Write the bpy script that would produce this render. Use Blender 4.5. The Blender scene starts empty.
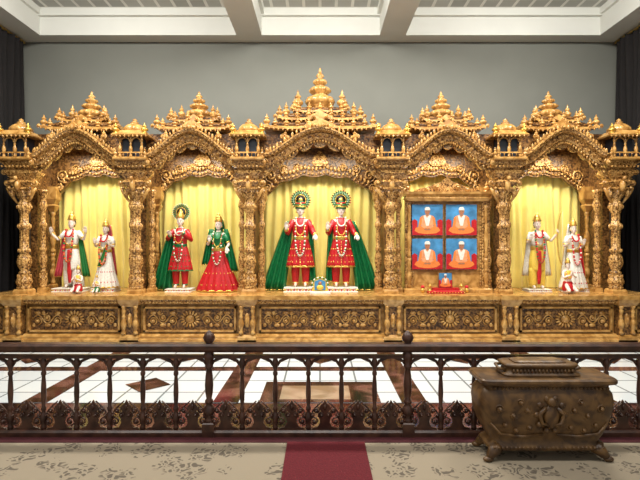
import bpy, math, random
from mathutils import Vector, Matrix
random.seed(3)
F=465.0; CH=1.65
def PX(px,d): return (px-320)*d/F
def PZ(py,d): return CH+(240-py)*d/F
pi=math.pi; sin=math.sin; cos=math.cos

# ------------------------------------------------------------ materials
def newmat(name):
    m=bpy.data.materials.new(name); m.use_nodes=True
    nt=m.node_tree; b=nt.nodes['Principled BSDF']; return m,nt,b
def plain(name,col,rough=0.5,metal=0.0,bump=0,scale=40,var=0.0,sheen=0):
    m,nt,b=newmat(name)
    b.inputs['Roughness'].default_value=rough; b.inputs['Metallic'].default_value=metal
    if sheen: b.inputs['Sheen Weight'].default_value=sheen
    tc=nt.nodes.new('ShaderNodeTexCoord')
    n=nt.nodes.new('ShaderNodeTexNoise'); n.inputs['Scale'].default_value=scale; n.inputs['Detail'].default_value=3
    nt.links.new(tc.outputs['Object'],n.inputs['Vector'])
    r=nt.nodes.new('ShaderNodeValToRGB')
    r.color_ramp.elements[0].position=0.3; r.color_ramp.elements[1].position=0.7
    r.color_ramp.elements[0].color=tuple(c*(1-var) for c in col)+(1,)
    r.color_ramp.elements[1].color=tuple(min(1,c*(1+var*0.5)) for c in col)+(1,)
    nt.links.new(n.outputs['Fac'],r.inputs['Fac']); nt.links.new(r.outputs['Color'],b.inputs['Base Color'])
    if bump:
        bp=nt.nodes.new('ShaderNodeBump'); bp.inputs['Strength'].default_value=bump; bp.inputs['Distance'].default_value=0.01
        nt.links.new(n.outputs['Fac'],bp.inputs['Height']); nt.links.new(bp.outputs['Normal'],b.inputs['Normal'])
    return m
def carved(name,dark,mid,light,vs=26,bump=0.8,rough=0.38,dist=0.02):
    m,nt,b=newmat(name); b.inputs['Roughness'].default_value=rough
    L=nt.links.new
    tc=nt.nodes.new('ShaderNodeTexCoord')
    n=nt.nodes.new('ShaderNodeTexNoise'); n.inputs['Scale'].default_value=vs*0.55; n.inputs['Detail'].default_value=4; n.inputs['Distortion'].default_value=1.5
    L(tc.outputs['Object'],n.inputs['Vector'])
    v=nt.nodes.new('ShaderNodeTexVoronoi'); v.feature='SMOOTH_F1'; v.inputs['Scale'].default_value=vs
    L(tc.outputs['Object'],v.inputs['Vector'])
    mx=nt.nodes.new('ShaderNodeMath'); mx.operation='SUBTRACT'; L(n.outputs['Fac'],mx.inputs[0])
    ml=nt.nodes.new('ShaderNodeMath'); ml.operation='MULTIPLY'; ml.inputs[1].default_value=0.55
    L(v.outputs['Distance'],ml.inputs[0]); L(ml.outputs[0],mx.inputs[1])
    r=nt.nodes.new('ShaderNodeValToRGB'); e=r.color_ramp.elements
    e[0].position=0.10; e[0].color=dark+(1,); e[1].position=0.44; e[1].color=light+(1,)
    k=e.new(0.25); k.color=mid+(1,)
    L(mx.outputs[0],r.inputs['Fac']); L(r.outputs['Color'],b.inputs['Base Color'])
    if bump:
        bp=nt.nodes.new('ShaderNodeBump'); bp.inputs['Strength'].default_value=bump; bp.inputs['Distance'].default_value=dist
        L(mx.outputs[0],bp.inputs['Height']); L(bp.outputs['Normal'],b.inputs['Normal'])
    return m
WOOD=carved('carved_teak',(0.085,0.035,0.009),(0.38,0.19,0.052),(0.66,0.39,0.13),vs=42,bump=0.5,rough=0.27,dist=0.010)  # stain ramp follows the bump, also painting crevice shade and pale highlights into colour
WOODD=carved('carved_teak_shaded',(0.040,0.016,0.005),(0.15,0.066,0.018),(0.29,0.145,0.042),vs=32,bump=0.6,rough=0.34,dist=0.012)  # teak copy with colour darkened to deepen the shadow in niches and recesses
WOODP=carved('plain_teak',(0.33,0.158,0.038),(0.47,0.245,0.065),(0.60,0.345,0.108),vs=11,bump=0.12,rough=0.24)
RAIL=carved('dark_walnut',(0.030,0.011,0.007),(0.050,0.019,0.011),(0.075,0.030,0.017),vs=12,bump=0.1,rough=0.35)
BOXW=carved('box_wood',(0.055,0.026,0.009),(0.105,0.052,0.016),(0.15,0.078,0.025),vs=16,bump=0.2,rough=0.42,dist=.01)
DARK=plain('painted_recess_shade',(0.012,0.016,0.025),0.5)  # near-black colour on solid kiosk cores, standing in for shade inside the openings
WALL=plain('wall_paint',(0.175,0.18,0.158),0.75,var=0.04,scale=2,bump=0.05)
WHITE=plain('ceiling_paint',(0.76,0.77,0.73),0.8,var=0.03,scale=2)
DRAP=plain('dark_drapery',(0.007,0.005,0.005),0.9,var=0.3,scale=12)
YEL=plain('yellow_silk',(0.93,0.79,0.24),0.40,var=0.06,scale=4,sheen=.15)
REDS=plain('red_silk',(0.50,0.010,0.015),0.4,var=0.3,scale=45,bump=0.3)
GRNS=plain('green_silk',(0.004,0.17,0.05),0.38,var=0.35,scale=20,bump=0.2)
ORG=plain('orange_cloth',(0.80,0.22,0.04),0.6,var=0.15)
SALM=plain('salmon_robe',(0.80,0.33,0.15),0.6,var=0.25,scale=25)
PINK=plain('pink_cloth',(0.62,0.08,0.11),0.6,var=0.3)
YELC=plain('yellow_cloth',(0.82,0.58,0.08),0.5,var=0.15)
WHTC=plain('white_cloth',(0.80,0.77,0.69),0.6,var=0.18,scale=30)
MARB=plain('white_marble_skin',(0.80,0.67,0.58),0.3,var=0.03)
LIP=plain('lip_red',(0.6,0.05,0.05),0.4)
HAIR=plain('black_hair',(0.01,0.008,0.008),0.4)
GOLD=plain('gold',(0.85,0.55,0.12),0.28,0.75,var=0.2,scale=60,bump=0.3)
FLW=plain('flower_white',(0.82,0.80,0.70),0.7,var=0.1)
FLR=plain('flower_red',(0.58,0.015,0.02),0.7,var=0.2)
FLG=plain('leaf_green',(0.02,0.20,0.04),0.6,var=0.2)
BLUE=plain('portrait_blue',(0.06,0.26,0.52),0.5,var=0.45,scale=7)
BROWNSK=plain('brown_skin',(0.38,0.17,0.085),0.5)
REDC=plain('red_runner',(0.115,0.004,0.010),0.95,var=0.3,scale=90,bump=0.5)
REDB=plain('red_carpet_border',(0.060,0.005,0.009),0.95,var=0.3,scale=90,bump=0.5)
MDARK=carved('brown_marble',(0.020,0.009,0.007),(0.05,0.018,0.014),(0.15,0.065,0.05),vs=5,bump=0.0,rough=0.12)
MTAN=carved('tan_marble',(0.25,0.16,0.09),(0.32,0.22,0.14),(0.42,0.31,0.21),vs=5,bump=0.0,rough=0.15)

def brickmat(name,c1,c2,mortar,scale,ms,rough,w=1,h=1,bump=0):
    m,nt,b=newmat(name); L=nt.links.new
    tc=nt.nodes.new('ShaderNodeTexCoord'); br=nt.nodes.new('ShaderNodeTexBrick')
    br.offset=0; br.inputs['Scale'].default_value=scale; br.inputs['Mortar Size'].default_value=ms
    br.inputs['Brick Width'].default_value=w; br.inputs['Row Height'].default_value=h
    br.inputs['Color1'].default_value=c1+(1,); br.inputs['Color2'].default_value=c2+(1,); br.inputs['Mortar'].default_value=mortar+(1,)
    L(tc.outputs['Object'],br.inputs['Vector']); L(br.outputs['Color'],b.inputs['Base Color'])
    b.inputs['Roughness'].default_value=rough
    return m
TILE=brickmat('white_floor_tile',(0.70,0.75,0.77),(0.62,0.67,0.70),(0.20,0.22,0.23),1,0.012,0.12,0.42,0.42)
CTILE=brickmat('ceiling_tile',(0.50,0.51,0.48),(0.40,0.41,0.39),(0.80,0.80,0.76),1,0.03,0.8,0.3,0.3)

def carpetmat():
    m,nt,b=newmat('floral_carpet'); L=nt.links.new; b.inputs['Roughness'].default_value=0.95
    tc=nt.nodes.new('ShaderNodeTexCoord')
    n=nt.nodes.new('ShaderNodeTexNoise'); n.inputs['Scale'].default_value=10; n.inputs['Detail'].default_value=1
    L(tc.outputs['Object'],n.inputs['Vector'])
    ad=nt.nodes.new('ShaderNodeMixRGB'); ad.blend_type='ADD'; ad.inputs['Fac'].default_value=0.2
    L(tc.outputs['Object'],ad.inputs[1]); L(n.outputs['Color'],ad.inputs[2])
    v=nt.nodes.new('ShaderNodeTexVoronoi'); v.inputs['Scale'].default_value=3.6; v.inputs['Randomness'].default_value=.6; L(ad.outputs[0],v.inputs['Vector'])
    v2=nt.nodes.new('ShaderNodeTexVoronoi'); v2.inputs['Scale'].default_value=17; v2.feature='DISTANCE_TO_EDGE'; L(ad.outputs[0],v2.inputs['Vector'])
    r=nt.nodes.new('ShaderNodeValToRGB'); e=r.color_ramp.elements
    e[0].position=0.0; e[0].color=(1,1,1,1); e[1].position=0.44; e[1].color=(0,0,0,1); 
    k=e.new(0.38); k.color=(1,1,1,1)
    L(v.outputs['Distance'],r.inputs['Fac'])
    r2=nt.nodes.new('ShaderNodeValToRGB'); r2.color_ramp.elements[0].position=0.12; r2.color_ramp.elements[1].position=0.18
    L(v2.outputs['Distance'],r2.inputs['Fac'])
    mu=nt.nodes.new('ShaderNodeMath'); mu.operation='MULTIPLY'; L(r.outputs['Color'],mu.inputs[0]); L(r2.outputs['Color'],mu.inputs[1])
    mx=nt.nodes.new('ShaderNodeMixRGB'); L(mu.outputs[0],mx.inputs['Fac'])
    mx.inputs[1].default_value=(0.29,0.24,0.17,1); mx.inputs[2].default_value=(0.11,0.088,0.064,1)
    L(mx.outputs[0],b.inputs['Base Color'])
    n3=nt.nodes.new('ShaderNodeTexNoise'); n3.inputs['Scale'].default_value=200; L(tc.outputs['Object'],n3.inputs['Vector'])
    bp=nt.nodes.new('ShaderNodeBump'); bp.inputs['Strength'].default_value=0.4; bp.inputs['Distance'].default_value=0.005
    L(n3.outputs['Fac'],bp.inputs['Height']); L(bp.outputs['Normal'],b.inputs['Normal'])
    return m
CARPET=carpetmat()

# ------------------------------------------------------------ mesh builder
class MB:
    def __init__(s): s.v=[];s.f=[];s.m=[];s.s=[];s.mats=[]
    def mi(s,mat):
        if mat not in s.mats: s.mats.append(mat)
        return s.mats.index(mat)
    def add(s,vs,fs,mat,smooth=False):
        o=len(s.v); s.v+=[tuple(v) for v in vs]; k=s.mi(mat)
        for f in fs: s.f.append(tuple(i+o for i in f)); s.m.append(k); s.s.append(smooth)
    def box(s,x0,x1,y0,y1,z0,z1,mat):
        vs=[(x0,y0,z0),(x1,y0,z0),(x1,y1,z0),(x0,y1,z0),(x0,y0,z1),(x1,y0,z1),(x1,y1,z1),(x0,y1,z1)]
        s.add(vs,[(3,2,1,0),(4,5,6,7),(0,1,5,4),(1,2,6,5),(2,3,7,6),(3,0,4,7)],mat)
    def loft(s,rings,mat,smooth=True,cap=True,closed=True):
        n=len(rings[0]); vs=[p for r in rings for p in r]; fs=[]
        for i in range(len(rings)-1):
            for j in range(n if closed else n-1):
                a=i*n+j;b=i*n+(j+1)%n
                fs.append((a,b,b+n,a+n))
        if cap and closed:
            fs.append(tuple(range(n-1,-1,-1))); fs.append(tuple((len(rings)-1)*n+j for j in range(n)))
        s.add(vs,fs,mat,smooth)
    def lathe(s,prof,x,y,z,mat,seg=12,sc=1.0,zs=None,ribs=0,ra=0.1,smooth=True):
        zs=sc if zs is None else zs; R=[]
        for r,h in prof:
            ring=[]
            for j in range(seg):
                a=2*pi*j/seg; k=1+(ra*cos(a*ribs) if ribs else 0)
                ring.append((x+r*sc*k*cos(a),y+r*sc*k*sin(a),z+h*zs))
            R.append(ring)
        s.loft(R,mat,smooth)
    def rect(s,x,y,prof,mat,rc=0,smooth=False,n=24):
        R=[]
        for hx,hy,z in prof:
            if rc:
                ring=[]
                for j in range(n):
                    a=2*pi*(j+0.5)/n; c=cos(a); t=sin(a); e=rc
                    ring.append((x+hx*math.copysign(abs(c)**e,c),y+hy*math.copysign(abs(t)**e,t),z))
            else: ring=[(x-hx,y-hy,z),(x+hx,y-hy,z),(x+hx,y+hy,z),(x-hx,y+hy,z)]
            R.append(ring)
        s.loft(R,mat,smooth)
    def ball(s,c,r,mat,seg=8,rings=5,M=None):
        rx,ry,rz=(r,r,r) if not isinstance(r,(tuple,list)) else r
        vs=[(0,0,-rz)]; fs=[]
        for i in range(1,rings):
            t=-pi/2+pi*i/rings
            for j in range(seg):
                a=2*pi*j/seg; vs.append((rx*cos(t)*cos(a),ry*cos(t)*sin(a),rz*sin(t)))
        vs.append((0,0,rz))
        for j in range(seg):
            fs.append((0,1+(j+1)%seg,1+j))
            fs.append((len(vs)-1,1+(rings-2)*seg+j,1+(rings-2)*seg+(j+1)%seg))
        for i in range(rings-2):
            for j in range(seg):
                a=1+i*seg+j;b=1+i*seg+(j+1)%seg; fs.append((a,b,b+seg,a+seg))
        if M is not None: vs=[M@Vector(v) for v in vs]
        vs=[(v[0]+c[0],v[1]+c[1],v[2]+c[2]) for v in vs]
        s.add(vs,fs,mat,True)
    def tube(s,pts,rad,mat,seg=6,flat=1.0):
        pts=[Vector(p) for p in pts]; R=[]; n=len(pts)
        up=Vector((0,1,0)); prev=None
        for i,p in enumerate(pts):
            t=(pts[min(i+1,n-1)]-pts[max(i-1,0)]).normalized()
            if prev is None:
                if abs(t.dot(up))>0.9: up=Vector((1,0,0))
                a=up-t*t.dot(up)
            else: a=prev-t*t.dot(prev)
            a.normalize(); prev=a; b=t.cross(a)
            r=rad[i] if isinstance(rad,(list,tuple)) else rad
            R.append([tuple(p+a*(r*flat*cos(2*pi*j/seg))+b*(r*sin(2*pi*j/seg))) for j in range(seg)])
        s.loft(R,mat,True)
    def prism(s,poly,y0,y1,mat):
        n=len(poly); vs=[(p[0],y0,p[1]) for p in poly]+[(p[0],y1,p[1]) for p in poly]
        fs=[tuple(range(n)),tuple(range(2*n-1,n-1,-1))]
        for i in range(n): j=(i+1)%n; fs.append((j,i,i+n,j+n))
        s.add(vs,fs,mat)
    def spiral(s,x,y,z,r,dirx,mat,th=0.014,turn=1.6,start=-pi/2,seg=5,up=1):
        pts=[];rad=[];N=14
        for i in range(N+1):
            t=i/N; rr=r*(1-0.85*t); a=start+turn*2*pi*t
            pts.append((x+dirx*rr*cos(a),y-0.02*t,z+up*rr*sin(a))); rad.append(th*(0.6+0.6*t))
        s.tube(pts,rad,mat,seg)
        s.ball((x,y-0.025,z),th*1.5,mat,6,4)
    def build(s,name,parent=None):
        me=bpy.data.meshes.new(name); me.from_pydata(s.v,[],s.f)
        for m in s.mats: me.materials.append(m)
        me.polygons.foreach_set('material_index',s.m); me.polygons.foreach_set('use_smooth',s.s)
        me.update(); o=bpy.data.objects.new(name,me); bpy.context.collection.objects.link(o)
        if parent: o.parent=parent
        return o
def empty(name,loc=(0,0,0),sc=1.0,rz=0):
    e=bpy.data.objects.new(name,None); e.location=loc; e.scale=(sc,sc,sc); e.rotation_euler=(0,0,rz)
    e.empty_display_size=0.1; bpy.context.collection.objects.link(e); return e

# ------------------------------------------------------------ room shell
XW=5.82; YB=9.1; YF=-1.5; ZS=5.52; ZC=6.0
b=MB(); b.box(-XW-0.1,XW+0.1,4.72,YB,-0.1,0,TILE); b.box(-XW-0.1,XW+0.1,YF,4.72,-0.1,-0.004,MDARK); b.build('floor')
b=MB(); b.box(-XW-0.1,XW+0.1,YB,YB+0.15,0,ZC,WALL); b.build('wall_back')
b=MB(); b.box(-XW-0.15,-XW,YF,YB,0,ZC,WALL); b.build('wall_left')
b=MB(); b.box(XW,XW+0.15,YF,YB,0,ZC,WALL); b.build('wall_right')
b=MB(); b.box(-XW-0.15,XW+0.15,YF,YB+0.15,ZC,ZC+0.1,CTILE); b.build('ceiling')
b=MB(); b.box(-XW,XW,8.78,YB,ZS,ZC,WHITE); b.box(-5.29,5.29,8.70,8.78,5.86,ZC,WHITE); b.build('trim_1')
b=MB()
for x0,x1 in ((-XW,-5.29),(-1.58,-1.10),(1.13,1.62),(5.29,XW)): 
    b.box(x0,x1,YF,8.78,ZS,ZC,WHITE)
    if x1<5.5: b.box(x1,x1+0.06,YF,8.70,5.88,ZC,WHITE)
    if x0>-5.5: b.box(x0-0.06,x0,YF,8.70,5.88,ZC,WHITE)
b.build('trim_2')
b=MB(); b.box(-XW,XW,4.4,4.85,ZS,ZC,WHITE); b.build('trim_3')
# tile inlay pattern
b=MB()
def inlay(x0,x1,y0,y1,m=MDARK,h=0.003): b.box(x0,x1,y0,y1,0,h,m)
inlay(-XW,XW,6.90,7.10)
inlay(-XW,XW,5.86,6.04)
for k in (-2.45,-1.45,-.48,.48,1.45,2.45):
    cx=k*2.0
    b.box(cx-0.13,cx+0.13,4.72,6.90,0,0.0035,MDARK)
inlay(-0.62,0.62,4.72,5.40,MDARK,0.0045)
inlay(-0.42,0.32,4.80,5.25,MTAN,0.006)
for k in range(-3,4):
    for cy in (5.3,6.45):
        cx=k*1.96+(0.0); r=0.26
        if k==0 and cy<6: continue
        b.add([(cx-r,cy,0.005),(cx,cy-r,0.005),(cx+r,cy,0.005),(cx,cy+r,0.005)],[(0,1,2,3)],MDARK)
b.build('floor_tile_inlay')
b=MB(); b.box(-XW,XW,YF,3.76,-0.004,0.010,CARPET); b.build('floral_carpet')
b=MB(); b.box(-XW,XW,3.76,4.02,-0.004,0.014,REDB); b.build('carpet_border')
b=MB(); b.box(-0.265,0.36,YF,3.76,0.010,0.020,REDC); b.build('red_carpet_runner')

# side drapes
def drape_wall(name,sx):
    m=MB(); n=150; R=[]
    for z in (0.02,1.2,2.4,3.6,4.8,5.45):
        row=[]
        for i in range(n+1):
            t=i/n; y=5.6+t*3.35
            row.append((sx*(XW-0.10-0.06*sin(t*n*0.9)-0.03*sin(t*37+z)),y,z))
        R.append(row)
    m.loft(R,DRAP,True,False,False)
    m.tube([(sx*(XW-0.1),5.5,5.47),(sx*(XW-0.1),9.0,5.47)],0.025,GOLD,8)
    m.build(name)
drape_wall('dark_curtain',-1); drape_wall('dark_curtain',1)

# ------------------------------------------------------------ shrine
shrine=empty('carved_wood_shrine')
PT=0.76
COLX=[-4.92,-3.05,-1.17,1.17,3.05,4.92]
BAYS=[(-3.985,0.935),(-2.11,0.94),(0,1.17),(2.11,0.94),(3.985,0.935)]
EX=5.45
TUR=[(.30,0),(.34,.05),(.30,.1),(.18,.14),(.22,.2),(.36,.28),(.40,.36),(.34,.45),(.2,.5),(.14,.55),(.22,.6),(.25,.66),(.16,.72),(.07,.78),(.1,.84),(.05,.9),(.005,1.0)]
# plinth
m=MB()
m.box(-EX,EX,7.58,8.95,0,PT-0.02,WOODP)
def sweep(prof,x0,x1,mat):
    R=[[(x,y,z) for y,z in prof] for x in (x1,x0)]
    m.loft(R,mat,False)
sweep([(7.40,PT-0.06),(7.40,PT),(8.95,PT),(8.95,PT-0.06)],-EX,EX,WOODP)
sweep([(7.58,PT-0.16),(7.50,PT-0.14),(7.46,PT-0.10),(7.43,PT-0.06),(7.62,PT-0.06),(7.62,PT-0.16)],-EX,EX,WOOD)
sweep([(7.42,0),(7.42,0.05),(7.46,0.07),(7.46,0.10),(7.52,0.13),(7.60,0.14),(7.60,0)],-EX,EX,WOODP)
for i in range(int(2*EX/0.055)):
    m.ball((-EX+0.03+i*0.055,7.455,PT-0.105),0.021,WOODP,6,4)
def panel(x0,x1,z0,z1,y):
    fr=0.03
    m.box(x0,x1,y-0.05,y+0.01,z0,z0+fr,WOODP); m.box(x0,x1,y-0.05,y+0.01,z1-fr,z1,WOODP)
    m.box(x0,x0+fr,y-0.05,y+0.01,z0,z1,WOODP); m.box(x1-fr,x1,y-0.05,y+0.01,z0,z1,WOODP)
    x0+=fr; x1-=fr; z0+=fr; z1-=fr
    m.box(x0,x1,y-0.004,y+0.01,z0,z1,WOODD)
    cx=(x0+x1)/2; cz=(z0+z1)/2
    wv=(x1-x0)/2
    if wv>.3:
        for s in (-1,1):
            nn=int((wv-.24)/.135); st=(wv-.24)/nn
            pts=[]
            for q in range(nn*6+1):
                xx=.20+st*q/6; pts.append((cx+s*xx,y-.018,cz+.07*sin(pi*q/6)))
            m.tube(pts,.013,WOODP,6)
            for q in range(nn):
                xx=cx+s*(.20+st*(q+.5)); sg=1 if q%2 else -1
                m.spiral(xx,y-.012,cz+sg*.025,.068,s*sg,WOODP,.017,1.5,up=-sg)
                m.ball((xx,y-.02,cz-sg*.098),(.055,.018,.03),WOODP,8,5)
                m.ball((xx+s*st*.4,y-.02,cz+sg*.095),(.03,.018,.035),WOODP,8,5)
        n=16
        for j in range(n):
            a=2*pi*j/n; M=Matrix.Rotation(-a,3,'Y')
            m.ball((cx+.125*cos(a),y-.02,cz+.105*sin(a)),(.042,.02,.018),WOODP,8,5,M)
        m.ball((cx,y-.02,cz),(.075,.035,.07),WOODP,12,6); m.ball((cx,y-.05,cz),(.035,.02,.04),WOODP,10,6)
    else:
        m.spiral(cx,y-.012,cz,.09,1,WOODP,.018)
for cx,hw in BAYS:
    w=hw-0.19
    panel(cx-w,cx+w,0.16,0.57,7.57)
for sx in (-1,1): panel(min(sx*5.1,sx*5.42),max(sx*5.1,sx*5.42),0.16,0.57,7.57)
BAL=[(.5,0),(.5,.08),(.3,.12),(.42,.2),(.62,.3),(.66,.38),(.5,.48),(.28,.55),(.4,.58),(.4,.63),(.28,.66),(.36,.74),(.5,.82),(.3,.88),(.5,.92),(.5,1.0)]
for x in COLX:
    m.box(x-0.13,x+0.13,7.46,7.6,0.12,PT-0.14,WOODD)
    m.rect(x,7.5,[(0.15,0.08,0.0),(0.15,0.08,0.09),(0.12,0.05,0.13)],WOODP)
    for s in (-1,1):
        m.lathe(BAL,x+s*0.095,7.45,0.14,WOODP,12,0.075,0.46)
    m.ball((x,7.46,0.36),(0.04,0.03,0.12),WOODP,8,6)
    m.ball((x,7.43,0.36),(0.022,0.03,0.06),WOODP,8,6)
    m.rect(x,7.5,[(0.12,0.06,0.58),(0.16,0.10,0.64),(0.17,0.12,0.70),(0.17,0.12,PT+0.005)],WOODP)
m.build('plinth',shrine)

# columns
COLP=[(.14,0),(.14,.04),(.12,.06),(.15,.10),(.155,.14),(.12,.2),(.08,.24),(.105,.26),(.105,.29),(.075,.31),(.12,.38),(.14,.45),(.12,.54),(.08,.6),(.11,.62),(.11,.66),(.085,.68),(.085,.98),(.11,1.0),(.12,1.04),(.11,1.08),(.08,1.10),(.08,1.25),(.10,1.28),(.135,1.36),(.12,1.42),(.085,1.47),(.13,1.52),(.16,1.58),(.17,1.62)]
m=MB()
def column(x,y,z,sc,h):
    m.rect(x,y,[(0.16*sc,0.16*sc,z),(0.16*sc,0.16*sc,z+0.05),(0.14*sc,0.14*sc,z+0.08)],WOODP)
    m.lathe(COLP,x,y,z+0.07,WOOD,40,sc,(h-0.07)/1.62,ribs=10,ra=0.09)
    for zz,r in ((0.22,.13),(.64,.115),(1.04,.125),(1.36,.14)):
        for j in range(10):
            a=2*pi*j/10; hh=z+0.07+zz*(h-0.07)/1.62
            m.ball((x+r*sc*cos(a),y+r*sc*sin(a),hh),(0.018*sc,0.018*sc,0.032),WOODP,6,4)
for x in COLX:
    column(x,7.74,PT,0.74,1.70)
    for s in (-1,1): column(x+s*0.17,7.98,PT,0.42,1.75)
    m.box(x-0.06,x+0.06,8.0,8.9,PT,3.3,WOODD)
    z=2.44
    m.rect(x,7.74,[(0.10,0.10,z),(0.15,0.14,z+0.05),(0.11,0.11,z+0.08),(0.18,0.17,z+0.16),(0.13,0.13,z+0.2),(0.21,0.2,z+0.3),(0.22,0.21,z+0.34),(0.17,0.17,z+0.36),(0.21,0.22,z+0.44),(0.25,0.25,z+0.47),(0.25,0.25,z+0.51)],WOOD)
    for s in (-1,1):
        m.spiral(x+s*0.22,7.66,z+0.15,0.075,s,WOODP,0.020,1.5,start=pi/2,up=1)
        m.spiral(x+s*0.27,7.64,z+0.33,0.06,s,WOODP,0.016,1.4,start=pi/2,up=1)
        m.tube([(x+s*0.09,7.70,z-0.18),(x+s*0.15,7.68,z-0.08),(x+s*0.19,7.66,z+0.0),(x+s*0.24,7.66,z+0.07)],[0.014,0.028,0.032,0.014],WOODP,8)
        m.ball((x+s*0.14,7.66,z-0.02),(0.035,0.05,0.07),WOOD,8,6)
        m.ball((x+s*0.17,7.62,z+0.06),(0.026,0.035,0.03),WOOD,8,6)
    m.ball((x,7.56,z+0.1),(0.045,0.06,0.10),WOODP,8,6)
    m.ball((x,7.51,z+0.21),(0.032,0.04,0.04),WOODP,8,6)
    for j in range(8): m.ball((x-0.21+j*0.06,7.50,z+0.40),0.020,WOODP,6,4)
m.build('columns',shrine)

# kiosks over columns
m=MB()
for x in COLX:
    y=7.66; z=2.93
    m.rect(x,y,[(0.25,0.22,z),(0.27,0.24,z+0.02),(0.27,0.24,z+0.05),(0.22,0.2,z+0.06)],WOODP)
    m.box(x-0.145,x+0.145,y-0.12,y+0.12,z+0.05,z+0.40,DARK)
    for a in (-1,0,1):
        for c in (-1,1): m.lathe(BAL,x+a*0.175,y+c*0.165,z+0.06,WOODP,10,0.045,0.34)
    for j in range(5):
        m.tube([(x-0.13+j*0.065,y-0.128,z+0.07),(x-0.13+j*0.065,y-0.128,z+0.14)],0.007,WOODP,5)
    m.box(x-0.2,x+0.2,y-0.185,y-0.165,z+0.12,z+0.14,WOODP)
    for a in (-1,1):
        pts=[(x+a*0.0875+0.075*cos(t),y-0.17,z+0.30+0.07*sin(t)) for t in [pi*k/8 for k in range(9)]]
        m.tube(pts,0.012,WOODP,6)
    z+=.04
    m.rect(x,y,[(0.2,0.18,z+0.35),(0.28,0.25,z+0.35),(0.29,0.26,z+0.37),(0.24,0.21,z+0.41),(0.2,0.18,z+0.45)],WOODP)
    m.lathe([(.17,0),(.20,.04),(.19,.10),(.13,.17),(.05,.21),(.08,.225),(.05,.24),(.03,.26),(.045,.28),(.005,.32)],x,y,z+0.44,WOODP,40,.85,0.75,ribs=10,ra=0.06)
    for a in (-1,1):
        m.lathe(TUR,x+a*0.23,y-0.19,z+0.39,GOLD,12,0.15,0.18)
        m.lathe(TUR,x+a*0.24,y-0.2,z+0.01,WOODP,8,0.08,0.17)
    for j in range(9): m.ball((x-0.27+j*0.0675,y-0.25,z+0.34),(0.016,0.016,0.024),WOOD,6,4)
m.build('kiosks',shrine)

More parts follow.
